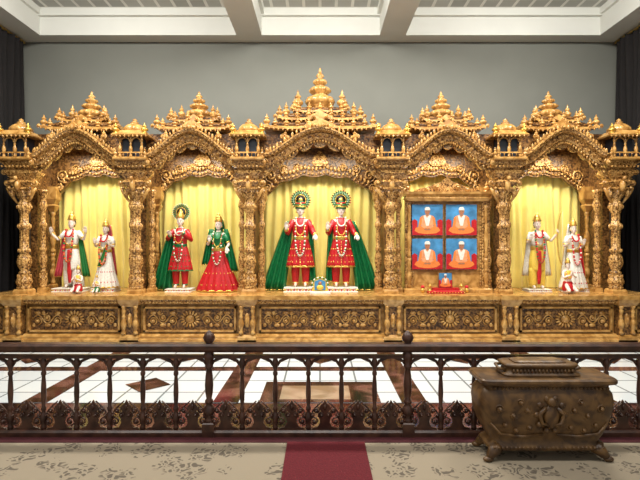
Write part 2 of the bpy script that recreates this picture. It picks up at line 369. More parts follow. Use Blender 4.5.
# arches
def bell(u):
    u=min(1,abs(u)); return (0.5+0.5*cos(pi*u))*0.75+0.25*math.sqrt(max(0,1-u*u))
m=MB()
for bi,(cx,hw) in enumerate(BAYS):
    w=hw-0.25; zb=2.88; h=0.46 if bi!=2 else 0.49
    N=60
    C=[]
    for i in range(N+1):
        u=-1+2*i/N
        z=zb+h*bell(u)
        if abs(u)>0.88: z+= (abs(u)-0.88)*0.4
        C.append(Vector((cx+u*w,0,z)))
    NR=[]
    for i in range(N+1):
        t=(C[min(i+1,N)]-C[max(i-1,0)]).normalized(); NR.append(Vector((-t.z,0,t.x)))
    cs=[(-0.08,7.72),(-0.08,7.56),(-0.055,7.54),(-0.045,7.58),(0.03,7.57),(0.05,7.50),(0.085,7.46),(0.10,7.46),(0.115,7.50),(0.13,7.72)]
    R=[]
    for i in range(N+1):
        R.append([tuple(C[i]+NR[i]*o+Vector((0,y,0))) for o,y in cs])
    m.loft(R,WOOD,False,True)
    L=0; last=0; k=0
    for i in range(1,N+1):
        L+=(C[i]-C[i-1]).length
        if L-last>0.046:
            last=L
            p=C[i]+NR[i]*0.06; m.ball((p.x,7.49,p.z),0.015,WOODP,6,4)
            p=C[i]+NR[i]*-0.10; m.ball((p.x,7.58,p.z),(0.015,0.015,0.028),WOODP,6,4)
            if k%2==0:
                p=C[i]+NR[i]*-0.008; m.spiral(p.x,7.57,p.z,0.034,1 if p.x<cx else -1,WOODP,0.010,1.3)
            p=C[i]+NR[i]*0.145; m.ball((p.x,7.52,p.z),(0.020,0.014,0.032 if k%2 else .05),WOODP,6,5)
            k+=1
    for s in (-1,1):
        m.spiral(cx+s*(w-0.0),7.52,zb+0.03,0.075,s,WOODP,0.022,1.6,start=pi,up=-1)
        m.spiral(cx+s*(w*0.66),7.62,zb+0.46,0.06,-s,WOODP,0.015,1.5)
        m.lathe(TUR,cx+s*w*0.62,7.66,zb+0.40,WOODP,12,0.13,0.20)
    zt=zb+h+0.10
    m.prism([(cx-0.13,zt-0.02),(cx+0.13,zt-0.02),(cx+0.09,zt+0.04),(cx+0.05,zt+0.06),(cx,zt+0.12),(cx-0.05,zt+0.06),(cx-0.09,zt+0.04)],7.48,7.54,WOODP)
    for s in (-1,1): m.spiral(cx+s*0.07,7.47,zt+0.02,0.04,s,WOODP,0.011)
    m.ball((cx,7.46,zt+0.02),(0.03,0.03,0.045),WOODP,8,6)
    def wallarch(zf,zt,y0,y1,x0,x1,mat,n=90):
        A=[]
        for i in range(n+1):
            x=x0+(x1-x0)*i/n; zz=zf((x-cx)/((x1-x0)/2))
            z2=zt(x) if callable(zt) else zt
            A.append([(x,y1,z2),(x,y0,z2),(x,y0,zz),(x,y1,zz)])
        m.loft(A,mat,False,True)
    nc=9
    f1=lambda u: zb+h*bell(u)-0.12-0.08*abs(sin(nc*pi*(u*0.5+0.5)))**0.6 -0.10*(abs(u)**4)
    wallarch(f1,lambda x: zb+h*bell((x-cx)/w)-0.05,7.64,7.70,cx-w-0.10,cx+w+0.10,WOOD)
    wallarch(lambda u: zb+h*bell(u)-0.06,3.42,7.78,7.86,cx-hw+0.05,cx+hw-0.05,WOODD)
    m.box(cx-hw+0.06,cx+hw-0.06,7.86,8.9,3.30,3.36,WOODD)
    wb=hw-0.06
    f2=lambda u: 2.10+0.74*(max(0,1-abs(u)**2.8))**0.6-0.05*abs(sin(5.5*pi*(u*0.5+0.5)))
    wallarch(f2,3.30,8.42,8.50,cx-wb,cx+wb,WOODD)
    for i in range(31):
        u=-0.95+1.9*i/30; z=f2(u)
        m.ball((cx+u*wb,8.40,z+0.05),0.022,WOOD,6,4)
        m.ball((cx+u*wb*0.96,8.39,z+0.15),(0.03,0.02,0.05),WOOD,6,4)
    for s in (-1,1):
        for rr,dx,dz in ((0.12,0.22,0.36),(0.09,0.16,0.14),(0.09,0.46,0.48),(.07,.7,.52)):
            m.spiral(cx+s*(wb-dx),8.40,2.45+dz,rr,s,WOOD,0.02,1.6)
        xx=cx+s*(wb-0.06)
        m.rect(xx,8.36,[(0.06,0.06,PT),(0.06,0.06,PT+0.08),(0.045,0.045,PT+0.1)],WOODP)
        m.lathe(BAL,xx,8.36,PT+0.1,WOODP,12,0.085,0.55); m.lathe(BAL,xx,8.36,PT+0.65,WOODP,12,0.08,0.75)
        m.rect(xx,8.36,[(0.04,0.04,PT+1.4),(0.08,0.08,PT+1.5),(0.055,0.055,PT+1.53),(0.10,0.09,PT+1.62),(0.10,0.09,2.6)],WOODP)
    m.rect(cx,8.38,[(0.10,0.04,2.98),(0.16,0.05,3.05),(0.10,0.04,3.15),(0.03,0.02,3.25)],WOOD)
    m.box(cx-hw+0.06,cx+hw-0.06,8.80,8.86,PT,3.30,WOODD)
m.build('arches',shrine)

# roofs
m=MB()
m.box(-5.0,5.0,7.88,8.85,3.36,3.42,WOODD)
def roof(cx,cy,z0,levels,top,topw,side):
    z=z0
    for li,(hw,hd,h) in enumerate(levels):
        R=[]
        NN=24
        for i in range(NN+1):
            u=-1+2*i/NN; x=cx+u*hw*1.10; lift=0.055*abs(u)**4+ (0.03*(1-abs(u))**2)
            yf=cy-hd*1.10; yb=cy+hd*1.10
            R.append([(x,yb,z+lift),(x,yf,z+lift),(x,yf,z+lift+.03),(x,yf+.05,z+lift*.6+h*.38),(x,yb-.05,z+lift*.6+h*.38),(x,yb,z+lift+.03)][::-1])
        m.loft(R,WOODP,False,True)
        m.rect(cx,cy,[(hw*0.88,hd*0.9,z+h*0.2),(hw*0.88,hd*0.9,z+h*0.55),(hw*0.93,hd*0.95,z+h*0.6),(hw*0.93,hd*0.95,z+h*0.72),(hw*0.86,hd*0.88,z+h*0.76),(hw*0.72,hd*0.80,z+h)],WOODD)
        n=max(5,int(hw*2/0.07))
        for i in range(n+1):
            u=-1+2*i/n
            m.ball((cx+u*hw*1.06,cy-hd*1.08,z-0.012+.055*abs(u)**4+.03*(1-abs(u))**2),(0.015,0.015,0.026),WOODP,6,4)
        n2=max(2,int(hw*2/0.2))
        for i in range(n2+1):
            x=cx-hw*0.86+1.72*hw*i/n2
            m.lathe(TUR,x,cy-hd*0.95,z+h*0.45,WOODP,12,0.12,0.15)
            m.lathe(TUR,x,cy+hd*0.95,z+h*0.45,WOODP,8,0.12,0.15)
        for s in (-1,1):
            m.lathe(TUR,cx+s*hw*1.02,cy-hd*0.98,z+h*0.42,WOODP,14,0.15,0.21)
            m.spiral(cx+s*hw*1.12,cy-hd*1.08,z+.075,.035,s,WOODP,.012,1.3)
        if li<2:
            g=hw*0.36
            m.prism([(cx-g,z+0.02),(cx+g,z+0.02),(cx+g*0.75,z+h*0.5),(cx+g*0.35,z+h*0.8),(cx,z+h*1.1),(cx-g*0.35,z+h*0.8),(cx-g*0.75,z+h*0.5)],cy-hd*1.16,cy-hd*0.9,WOODP)
            for s in (-1,1): m.spiral(cx+s*g*0.42,cy-hd*1.17,z+h*0.35,0.04,s,WOODP,0.011)
        z+=h
    for dx,dz,hh in side:
        for s in (-1,1): m.lathe(TUR,cx+s*dx,cy-0.12,dz,WOODP,24,hh*0.6,hh,ribs=8,ra=0.07)
    m.lathe([(.36,0),(.38,.04),(.26,.07),(.26,.10),(.42,.16),(.47,.22),(.44,.29),(.30,.34),(.20,.37),(.22,.40),(.33,.44),(.35,.49),(.26,.54),(.12,.57),(.13,.60),(.22,.64),(.22,.69),(.12,.73),(.07,.76),(.13,.80),(.1,.84),(.04,.88),(.05,.92),(.005,1)],cx,cy,z-0.02,WOODP,60,topw,top,ribs=12,ra=0.08)
for bi,(cx,hw) in enumerate(BAYS):
    if bi==2: roof(cx,8.12,3.46,[(0.86,0.46,0.17),(0.66,0.38,0.15),(0.42,0.30,0.12)],0.78,0.52,[(0.38,3.88,0.36),(0.58,3.76,0.27)])
    else: roof(cx,8.12,3.46,[(0.58,0.42,0.16),(0.38,0.32,0.12)],0.53,0.44,[(0.27,3.72,0.26)])
m.build('roofs',shrine)

# curtains
m=MB()
for cx,hw in BAYS:
    n=240; R=[]
    for k,z in enumerate((PT+0.005,1.2,1.8,2.4,2.9)):
        row=[]
        for i in range(n+1):
            t=i/n; x=cx-hw+0.07+(2*hw-0.14)*t
            amp=0.040-0.005*k
            row.append((x+0.02*sin(t*17+z*2),8.66+amp*sin(t*hw*2*2*pi*6+0.7*sin(z*1.7+t*5))+0.02*sin(t*31+z),z))
        R.append(row)
    m.loft(R,YEL,True,False,False)
m.build('yellow_niche_curtains',shrine)

# ------------------------------------------------------------ figures
def hand(mb,w,d,n,mat,s=1.0,side=1,curl=0.5):
    w=Vector(w); d=Vector(d).normalized(); n=Vector(n); n=(n-d*n.dot(d)).normalized(); r=d.cross(n)*side
    R=[]
    for t,wd,th in ((-0.02,0.02,0.018),(0.01,0.026,0.017),(0.04,0.036,0.016),(0.07,0.039,0.015),(0.085,0.036,0.012)):
        R.append([tuple(w+d*t*s+r*(wd*s*cos(2*pi*j/10))+n*(th*s*sin(2*pi*j/10))) for j in range(10)])
    mb.loft(R,mat)
    for k,(o,l) in enumerate(((-0.028,0.062),(-0.010,0.075),(0.010,0.070),(0.027,0.054))):
        p=w+d*0.078*s+r*o*s; c=curl*(0.6+0.15*k)
        pts=[p]; a=0; dd=d
        for q in range(3):
            a+=c*0.8; dd=d*cos(a)+n*sin(a); pts.append(pts[-1]+dd*l*s*(0.42,0.32,0.26)[q])
        mb.tube(pts,[0.0088*s,0.0085*s,0.0075*s,0.005*s],mat,6)
    p=w+d*0.025*s-r*0.026*s
    mb.tube([p,p+(-r*0.7+d*0.7)*0.03*s,p+(-r*0.9+d*1.6+n*0.4)*0.035*s,p+(-r*0.8+d*2.2+n*0.8)*0.036*s],[0.012*s,0.011*s,0.009*s,0.006*s],mat,6)

def head(emp,mb,hairmat=HAIR,skin=MARB,z0=1.405):
    prof=[(0,.012,.015,-.05),(.008,.030,.034,-.045),(.03,.047,.052,-.036),(.055,.058,.066,-.024),(.085,.066,.080,-.012),(.115,.071,.088,-.003),(.145,.072,.090,.0),(.175,.065,.083,.002),(.20,.048,.062,.004),(.215,.026,.034,.005),(.222,.004,.005,.005)]
    R=[]
    for z,rx,ry,yc in prof:
        R.append([(rx*cos(2*pi*j/20),yc+ry*sin(2*pi*j/20),z0+z) for j in range(20)])
    mb.loft(R,skin)
    mb.loft([[(-.006,-.088,z0+.125),(.006,-.088,z0+.125),(0,-.080,z0+.125)],[(-.012,-.106,z0+.080),(.012,-.106,z0+.080),(0,-.080,z0+.08)],[(-.010,-.09,z0+.072),(.010,-.09,z0+.072),(0,-.078,z0+.07)]],skin)
    for s in (-1,1):
        mb.ball((s*.027,-.083,z0+.112),(.015,.008,.008),FLW,8,6)
        mb.ball((s*.027,-.089,z0+.112),(.0065,.004,.0065),HAIR,8,6)
        mb.tube([(s*.012,-.090,z0+.130),(s*.028,-.090,z0+.136),(s*.045,-.078,z0+.130)],.003,HAIR,5)
        mb.ball((s*.072,.0,z0+.105),(.010,.018,.028),skin,8,6)
        mb.ball((s*.078,-.01,z0+.068),(.012,.012,.018),GOLD,8,6)
        mb.ball((s*.045,-.066,z0+.075),(.015,.015,.015),skin,8,6)
    mb.ball((0,-.085,z0+.052),(.019,.008,.006),LIP,8,5)
    mb.ball((0,-.082,z0+.045),(.015,.008,.005),LIP,8,5)
    mb.tube([(0,-.093,z0+.14),(0,-.090,z0+.165)],.004,LIP,5)
    R=[]
    for z,rx,ry,yc in ((.03,.045,.02,.055),(.08,.072,.05,.04),(.13,.079,.065,.03),(.17,.074,.08,.015),(.205,.055,.068,.008),(.228,.02,.03,.006)):
        R.append([(rx*cos(2*pi*j/16),yc+ry*sin(2*pi*j/16),z0+z) for j in range(16)])
    mb.loft(R,hairmat)

def body(emp,armL,armR,skin=MARB,legs=None,pelvis=(0,0,0.86)):
    P=Vector(pelvis); off=P-Vector((0,0,0.86))
    V=[];Rr=[];E=[]
    def v(p,r,par=None):
        V.append(tuple(Vector(p))); Rr.append(r if isinstance(r,tuple) else (r,r))
        if par is not None: E.append((par,len(V)-1))
        return len(V)-1
    p=v(P,(.125,.095)); a=v(off+Vector((0,0,1.0)),(.105,.08),p); c=v(off+Vector((0,0,1.16)),(.125,.09),a); d=v(off+Vector((0,.005,1.28)),(.11,.075),c)
    n1=v(off+Vector((0,.01,1.36)),.05,d); v(off+Vector((0,0,1.43)),.045,n1)
    for s,arm in ((1,armL),(-1,armR)):
        sh=v(off+Vector((s*.165,0,1.29)),.052,d); el=v(arm[0],.038,sh); v(arm[1],.024,el)
    for s in (1,-1):
        if legs: hp,kn,an,to=legs[0 if s==1 else 1]
        else: hp,kn,an,to=(s*.085,0,.80),(s*.09,-.01,.45),(s*.09,.02,.09),(s*.10,-.13,.03)
        h1=v(hp,.082,p); k=v(kn,.055,h1); an_=v(an,.036,k); v(to,(.035,.022),an_)
    me=bpy.data.meshes.new('body'); me.from_pydata(V,E,[]); me.materials.append(skin)
    o=bpy.data.objects.new('body',me); bpy.context.collection.objects.link(o); o.parent=emp
    md=o.modifiers.new('Skin','SKIN'); md.use_smooth_shade=True
    sk=me.skin_vertices[0].data
    for i,r in enumerate(Rr): sk[i].radius=r; sk[i].use_root=(i==0)
    sb=o.modifiers.new('Sub','SUBSURF'); sb.levels=2; sb.render_levels=2
    return o

def cloth(mb,rings,mat,n=48,pl=0,amp=0.0):
    R=[]
    zmax=rings[-1][0]; zmin=rings[0][0]
    for i in range(len(rings)-1):
        for q in range(3):
            t=q/3; R.append([a+(b_-a)*t for a,b_ in zip(rings[i],rings[i+1])])
    R.append(list(rings[-1])); out=[]
    for z,rx,ry,cx,cy in R:
        k=(zmax-z)/(zmax-zmin+1e-6); ring=[]
        for j in range(n):
            a=2*pi*j/n; f=1+amp*k*cos(a*pl) if pl else 1
            ring.append((cx+rx*f*cos(a),cy+ry*f*sin(a),z))
        out.append(ring)
    mb.loft(out,mat)
def garland(mb,wt,zt,zb,yf,mats,r=0.016,wb=0.6,n=26):
    for i in range(n+1):
        t=i/n; a=pi*t; sa=abs(sin(a))
        x=wt*cos(a)*(1+wb*sa); z=zt-(zt-zb)*sa**0.8
        y=yf*(0.55+0.45*min(1,sa*2))
        mb.ball((x,y,z),r,mats[i%len(mats)],6,4)
def sheet(mb,top,wt,bot,wb,mat,pl=5,amp=0.02,n=30,rows=8,bulge=0.0):
    top=Vector(top);bot=Vector(bot); R=[]
    for k in range(rows+1):
        t=k/rows; c=top.lerp(bot,t)+Vector((0,-bulge*sin(pi*t),0)); w=wt+(wb-wt)*t**0.8; row=[]
        for i in range(n+1):
            u=i/n-0.5; row.append((c.x+u*w,c.y+amp*(0.5+t)*cos(u*pl*2*pi),c.z))
        R.append(row)
    loops=[]
    for row in R: loops.append([p for p in row]+[(p[0],p[1]+0.008,p[2]) for p in reversed(row)])
    loops.reverse(); mb.loft(loops,mat,True,True)
    mb.tube([(p[0],p[1]-.004,p[2]+.012) for p in R[-1][::3]],.009,GOLD,5)
    mb.tube([r_[0] for r_ in R],.007,GOLD,5); mb.tube([r_[-1] for r_ in R],.007,GOLD,5)
def crown(mb,z,mat=GOLD,s=1.0):
    mb.lathe([(.082,0),(.088,.015),(.082,.03),(.086,.05),(.078,.075),(.066,.10),(.07,.11),(.05,.135),(.03,.155),(.036,.17),(.015,.19),(.003,.22)],0,0,z,mat,24,s,s,ribs=8,ra=0.06)
    for j in range(12):
        a=2*pi*j/12; mb.ball((.088*s*cos(a),.088*s*sin(a),z+.02*s),.012*s,FLR if j%2 else FLG,6,4)
def turban(mb,z):
    for k,(r,dz,m_) in enumerate(((.088,.0,GRNS),(.094,.028,GOLD),(.092,.055,GRNS),(.080,.085,REDS),(.058,.11,GRNS))):
        pts=[(r*cos(t),r*sin(t),z+dz+.008*sin(2*t+k)) for t in [2*pi*j/20 for j in range(21)]]
        mb.tube(pts,.020,m_,8)
    mb.ball((0,0,z+.06),(.082,.082,.075),GRNS,14,8)
    mb.ball((0,-.10,z+.06),(.022,.012,.032),GOLD,8,6)
    mb.ball((0,-.112,z+.06),(.010,.008,.014),FLR,6,5)
def halo(mb,z,y,r,cols):
    mb.loft([[(r*0.55*cos(a),y+dy,z+r*0.55*sin(a)) for a in [2*pi*j/24 for j in range(24)]] for dy in (0.012,-0.004)],cols[0])
    n=24
    for j in range(n):
        a=2*pi*j/n
        M=Matrix.Rotation(-a,3,'Y')
        mb.ball((r*0.72*cos(a),y,z+r*0.72*sin(a)),(r*0.27,0.008,r*0.10),cols[1],8,5,M)
        mb.ball((r*0.93*cos(a),y-0.008,z+r*0.93*sin(a)),r*0.06,cols[2],6,4)
        mb.ball((r*0.68*cos(a),y-0.012,z+r*0.68*sin(a)),r*0.045,cols[4],6,4)
        mb.ball((r*0.5*cos(a),y-0.012,z+r*0.5*sin(a)),r*0.06,cols[3],6,4)
    mb.ball((0,y-0.01,z),(r*0.22,0.015,r*0.22),cols[3],8,5)

def figure(name,x,y,z,sc,style,armL,armR,hands,rz=0,c1=REDS,c2=GRNS,gar=(FLW,),hal=None,drapes=(),crn='crown',skin=MARB,legs=None,trim=GOLD,base=None,skw=1.0,gr=1.0):
    e=empty(name,(x,y,z),sc,rz)
    body(e,armL,armR,skin,legs)
    if base:
        g=MB(); w,d,h=[q/sc for q in base]
        g.rect(0,0,[(w,d,-h),(w,d,-h*0.8),(w*0.93,d*0.93,-h*0.7),(w*0.9,d*0.9,-h*0.3),(w,d,-h*0.2),(w,d,0)],WHTC)
        n=int(w*2/0.06)
        for i in range(n+1): g.ball((-w*.9+1.8*w*i/n,-d*0.93,-h*0.5),h*0.22,FLR if i%2 else GOLD,6,4)
        g.build('pedestal',e)
    h=MB(); head(e,h,skin=skin); h.build('head',e)
    h=MB()
    for s,arm,hd in ((1,armL,hands[0]),(-1,armR,hands[1])):
        w=Vector(arm[1]); hand(h,w,hd[0],hd[1],skin,1.0,s,hd[2])
        el=Vector(arm[0]); h.tube([w.lerp(el,0.06),w.lerp(el,0.02)],.033,GOLD,10)
    h.build('hands',e)
    c=MB()
    if style=='coat':
        cloth(c,[(.40,.27,.19,0,0),(.60,.235,.165,0,0),(.85,.175,.13,0,0),(.98,.14,.11,0,0),(1.15,.165,.12,0,0),(1.27,.17,.105,0,0.005),(1.335,.12,.08,0,0.01),(1.365,.06,.055,0,0.01)],c1,60,12,0.07)
        cloth(c,[(.395,.277,.196,0,0),(.425,.272,.192,0,0)],trim,60,12,0.07)
        for q in range(12): c.ball((0,-.205+.008*q,.44+q*.05),(.014,.01,.014),trim,6,4)
        for zz,rx,ry in ((.50,.258,.183),(.62,.235,.165),(.75,.205,.148)):
            for q in range(9):
                a=-pi/2+(q-4)*.3+(.15 if zz==.62 else 0); f=1+.07*((1.365-zz)/.965)*cos(a*12)
                c.ball((rx*f*cos(a),ry*f*sin(a),zz),(.012,.008,.016),trim,6,4)
        for s in (-1,1):
            cloth(c,[(.05,.06,.06,s*.10,.0),(.09,.062,.06,s*.10,.01),(.30,.08,.08,s*.10,0),(.6,.10,.1,s*.09,0)],c1,20)
            cloth(c,[(.07,.066,.066,s*.10,.008),(.10,.066,.066,s*.10,.008)],trim,20)
    elif style=='skirt':
        k_=skw
        cloth(c,[(.015,.44*k_,.28,0,0),(.10,.42*k_,.27,0,0),(.40,.31*k_,.21,0,0),(.70,.20*(k_+1)/2,.15,0,0),(.95,.135,.105,0,0)],c1,80,16,0.07)
        cloth(c,[(.012,.447*k_,.286,0,0),(.05,.438*k_,.28,0,0)],trim,80,16,0.07)
        for zz,rx,ry in ((.16,.405*k_,.262),(.42,.302*k_,.207)):
            for q in range(11):
                a=-pi/2+(q-5)*.26; f=1+.07*((.95-zz)/.935)*cos(a*16)
                c.ball((rx*f*cos(a),ry*f*sin(a),zz),(.014,.008,.018),GOLD if c1 is REDS else FLR,6,4)
        cloth(c,[(.93,.14,.11,0,0),(1.05,.135,.105,0,0),(1.17,.16,.125,0,-.005),(1.27,.165,.10,0,0.0),(1.335,.11,.075,0,0.01),(1.36,.06,.055,0,.01)],c2,40)
    elif style=='dhoti':
        cloth(c,[(.42,.17,.13,0,0),(.6,.19,.145,0,0),(.8,.165,.13,0,0),(.95,.135,.105,0,0)],c1,48,10,0.05)
        for s in (-1,1): cloth(c,[(.08,.075,.075,s*.10,.01),(.25,.095,.09,s*.10,0),(.5,.105,.1,s*.085,0)],c1,30,6,0.08)
        cloth(c,[(.12,.03,.02,0,-.10),(.4,.05,.03,0,-.12),(.7,.06,.03,0,-.12),(.9,.05,.02,0,-.11)],FLR,24,6,.1)
        cloth(c,[(1.0,.125,.10,0,0),(1.15,.16,.118,0,0),(1.27,.165,.10,0,0.0),(1.335,.11,.078,0,0.01),(1.36,.06,.055,0,.01)],c2,40)
    cloth(c,[(.92,.148,.118,0,0),(.96,.150,.12,0,0),(1.0,.147,.117,0,0)],trim,40)
    for s,arm in ((1,armL),(-1,armR)):
        sh=Vector((s*.155,0,1.29)); el=Vector(arm[0]); w=Vector(arm[1])
        if style in('coat',): c.tube([sh+Vector((-s*.02,0,.02)),sh.lerp(el,.5),el,el.lerp(w,.5),el.lerp(w,.85)],[.062,.060,.054,.046,.042],c1,12); c.tube([el.lerp(w,.80),el.lerp(w,.88)],.047,trim,12)
        else: c.tube([sh+Vector((-s*.02,0,.02)),sh.lerp(el,.4),sh.lerp(el,.75)],[.062,.058,.052],c2,12); c.tube([sh.lerp(el,.68),sh.lerp(el,.78)],.055,trim,12)
    c.build('garments',e)
    g=MB()
    garland(g,.085,1.36,.62,-.20,gar,.019*gr,0.5,44)
    garland(g,.08,1.355,1.02,-.165,(GOLD,),.012,0.4,26)
    garland(g,.075,1.36,1.2,-.15,(gar[0],),.015*gr,0.3,18)
    if crn=='crown': crown(g,1.58)
    else: turban(g,1.56)
    g.build('garland_and_crown',e)
    if hal:
        g=MB(); halo(g,*hal); g.build('feather_halo',e)
    if drapes:
        g=MB()
        for d in drapes: sheet(g,*d)
        g.build('draped_cloth',e)
    return e
FWD=(0,-1,0)
bless=((0.05,-0.2,1),(0,-1,0),0.15); rest=((0.1,-0.8,-0.5),(0,0,-1),0.5); down=((0.1,-0.3,-0.9),(0,-0.8,0),0.3)
hc=(HAIR,GRNS,REDS,GOLD,FLW)
YS=8.1
armsC=(((.26,-.02,1.06),(.30,-.20,1.02)),((-.26,-.02,1.06),(-.27,-.18,1.14)))
for k,(px,s) in enumerate(((300.5,-1),(341,1))):
    x=PX(px,YS)
    figure('swaminarayan_statue' if k==0 else 'gunatitanand_statue',x,YS,PT+0.075,0.88,'coat',armsC[0],armsC[1],(rest,bless),
        c1=REDS,gar=(FLW,FLG,FLW,FLR),hal=(1.72,0.06,0.21,hc),base=(.28,.2,.075),crn='turban',
        drapes=(((s*.22,.03,1.30),.12,(s*.54,0.03,-.07),.50,GRNS,4,.03),((-s*.20,.03,1.28),.07,(-s*.235,.03,.1),.16,GRNS,2,.02)))
x=PX(180.5,YS)
figure('krishna_statue',x,YS,PT+0.05,0.77,'coat',((.25,-.05,1.10),(.10,-.20,1.27)),((-.28,-.03,1.12),(-.16,-.20,1.20)),(((-1,-.2,.1),(0,0,-1),.7),((-.3,-.5,.6),FWD,.4)),
    c1=REDS,gar=(FLW,FLR,FLG),hal=(1.72,0.06,.21,(HAIR,GRNS,FLW,GOLD,REDS)),trim=GRNS,base=(.22,.17,.05),
    drapes=(((-.2,.03,1.30),.14,(-.46,.05,-.05),.50,GRNS,4,.035),))
x=PX(219,YS)
figure('radha_statue',x,YS-.03,PT,0.76,'skirt',((.24,-.03,1.06),(.22,-.2,1.0)),((-.24,-.03,1.06),(-.17,-.2,1.14)),(down,bless),
    c1=REDS,c2=GRNS,gar=(FLG,FLR,FLW),skw=1.1,
    drapes=(((-.16,.02,1.42),.12,(-.28,-.03,.60),.20,GRNS,3,.025),((.16,.02,1.42),.12,(.34,-.03,.45),.26,GRNS,3,.025),((0,.095,1.66),.16,(0,.2,.3),.5,GRNS,4,.02)))
outL=((.30,-.04,1.12),(.40,-.16,1.30)); outR=((-.30,-.04,1.12),(-.40,-.16,1.28))
x=PX(72,YS)
figure('shiva_statue',x,YS,PT+0.06,0.74,'dhoti',outL,outR,(bless,bless),c1=WHTC,c2=WHTC,gar=(FLR,ORG,FLR,FLG),gr=1.35,base=(.27,.16,.06),drapes=(((-.16,.04,1.28),.1,(-.34,.04,.25),.2,PINK,3,.02),((.16,.04,1.28),.1,(.34,.04,.25),.2,FLG,3,.02),((0,.1,1.3),.34,(0,.14,.0),.5,WHTC,5,.02)))
x=PX(106,YS)
figure('parvati_statue',x,YS,PT+0.06,0.67,'skirt',((.22,-.03,1.06),(.16,-.2,1.12)),((-.24,-.03,1.06),(-.2,-.2,1.16)),(bless,bless),c1=WHTC,c2=WHTC,gar=(FLR,ORG,FLR,FLG),gr=1.35,skw=.72,base=(.2,.16,.06),drapes=(((0,.09,1.64),.16,(0,.2,.3),.4,PINK,4,.02),((.12,-.1,1.25),.06,(-.1,-.19,.55),.1,FLG,2,.01)))
x=PX(537,YS)
rama=figure('rama_statue',x,YS,PT+0.04,0.74,'dhoti',outL,((-.24,-.04,1.08),(-.24,-.2,1.16)),(((-.1,-.6,.5),(-1,0,0),.9),bless),c1=YELC,c2=WHTC,gar=(FLR,FLR,FLG),gr=1.3,base=(.2,.14,.04),drapes=(((-.16,.04,1.28),.1,(-.25,.04,.3),.2,WHTC,3,.02),((.16,.04,1.28),.1,(.25,.04,.3),.2,WHTC,3,.02)))
g=MB(); pts=[(.50-0.12*cos(t),-.20,1.2+0.62*sin(t)) for t in [-pi/2+pi*k/14 for k in range(15)]]
g.tube(pts,[.008+.010*sin(pi*k/14) for k in range(15)],GOLD,8); g.tube([pts[0],pts[-1]],.003,FLW,4); g.build('bow',rama)
x=PX(573,YS)
figure('sita_statue',x,YS,PT+0.04,0.69,'skirt',((.22,-.03,1.06),(.16,-.2,1.12)),((-.24,-.03,1.06),(-.2,-.2,1.16)),(bless,bless),c1=WHTC,c2=WHTC,gar=(FLR,FLR,FLW),gr=1.35,skw=.75,base=(.2,.15,.04),drapes=(((0,.09,1.64),.16,(0,.2,.3),.4,WHTC,4,.02),((.15,.0,1.3),.08,(.26,.0,.3),.16,FLR,2,.02)))
def kneeler(name,x,y,z,sc,skin,col,rz=0):
    e=empty(name,(x,y,z),sc,rz)
    aL=((.22,-.08,.55),(.03,-.22,.66)); aR=((-.22,-.08,.55),(-.03,-.22,.66))
    legs=[((.09,-.02,.28),(.14,-.34,.10),(.12,.10,.05),(.12,.22,.03)),((-.09,-.02,.28),(-.14,-.34,.10),(-.12,.10,.05),(-.12,.22,.03))]
    body(e,aL,aR,skin,legs,(0,.06,.32))
    h=MB(); head(e,h,skin=skin,z0=.865); 
    h.v=[(vx,vy+.06,vz) for vx,vy,vz in h.v]
    hh=MB(); crown(hh,1.04,GOLD); hh.v=[(a,b_+.06,c_) for a,b_,c_ in hh.v]
    h.build('head',e); hh.build('crown',e)
    h=MB(); hand(h,aL[1],(-.1,-.3,1),(-1,0,0),skin,1,1,.1); hand(h,aR[1],(.1,-.3,1),(1,0,0),skin,1,-1,.1); h.build('hands',e)
    c=MB(); cloth(c,[(.10,.2,.2,0,0),(.25,.19,.2,0,.02),(.42,.14,.11,0,.06)],col,40,10,.05)
    cloth(c,[(.50,.13,.1,0,.06),(.62,.155,.118,0,.06),(.74,.16,.1,0,.06),(.8,.08,.07,0,.06)],YELC,30)
    for i in range(27):
        a=pi*i/26; sa=abs(sin(a)); c.ball((.09*cos(a)*(1+.4*sa),.06-.14*(.5+.5*sa),.82-.34*sa**.8),.018,FLR if i%2 else FLW,6,4)
    c.build('garments',e)
kneeler('hanuman_statue',PX(567,7.8),7.75,PT,0.48,MARB,REDS)
kneeler('ganesh_statue',PX(79,7.8),7.75,PT,0.38,MARB,REDS)
kneeler('attendant_statue',PX(97,7.8),7.78,PT,0.25,MARB,GRNS)
# plaque in centre
g=MB(); x=PX(320,7.8); y=7.72
g.rect(x,y,[(0.17,0.07,PT),(0.17,0.07,PT+.03),(0.15,0.05,PT+.04)],WHTC)
g.prism([(x-.13,PT+.04),(x+.13,PT+.04),(x+.14,PT+.18),(x+.09,PT+.25),(x,PT+.29),(x-.09,PT+.25),(x-.14,PT+.18)],y-.01,y+.02,YELC)
for k in range(15):
    a=-.3+(pi+.6)*k/14; g.ball((x+.13*cos(a),y-.015,PT+.15+.12*sin(a)),.016,FLG if k%2 else FLW,6,4)
g.prism([(x-.09,PT+.06),(x+.09,PT+.06),(x+.09,PT+.2),(x,PT+.24),(x-.09,PT+.2)],y-.02,y,BLUE)
g.ball((x,y-.02,PT+.17),(.03,.02,.035),BROWNSK,10,6); g.ball((x,y-.03,PT+.105),(.06,.02,.045),YELC,10,6)
g.build('small_framed_icon',shrine)

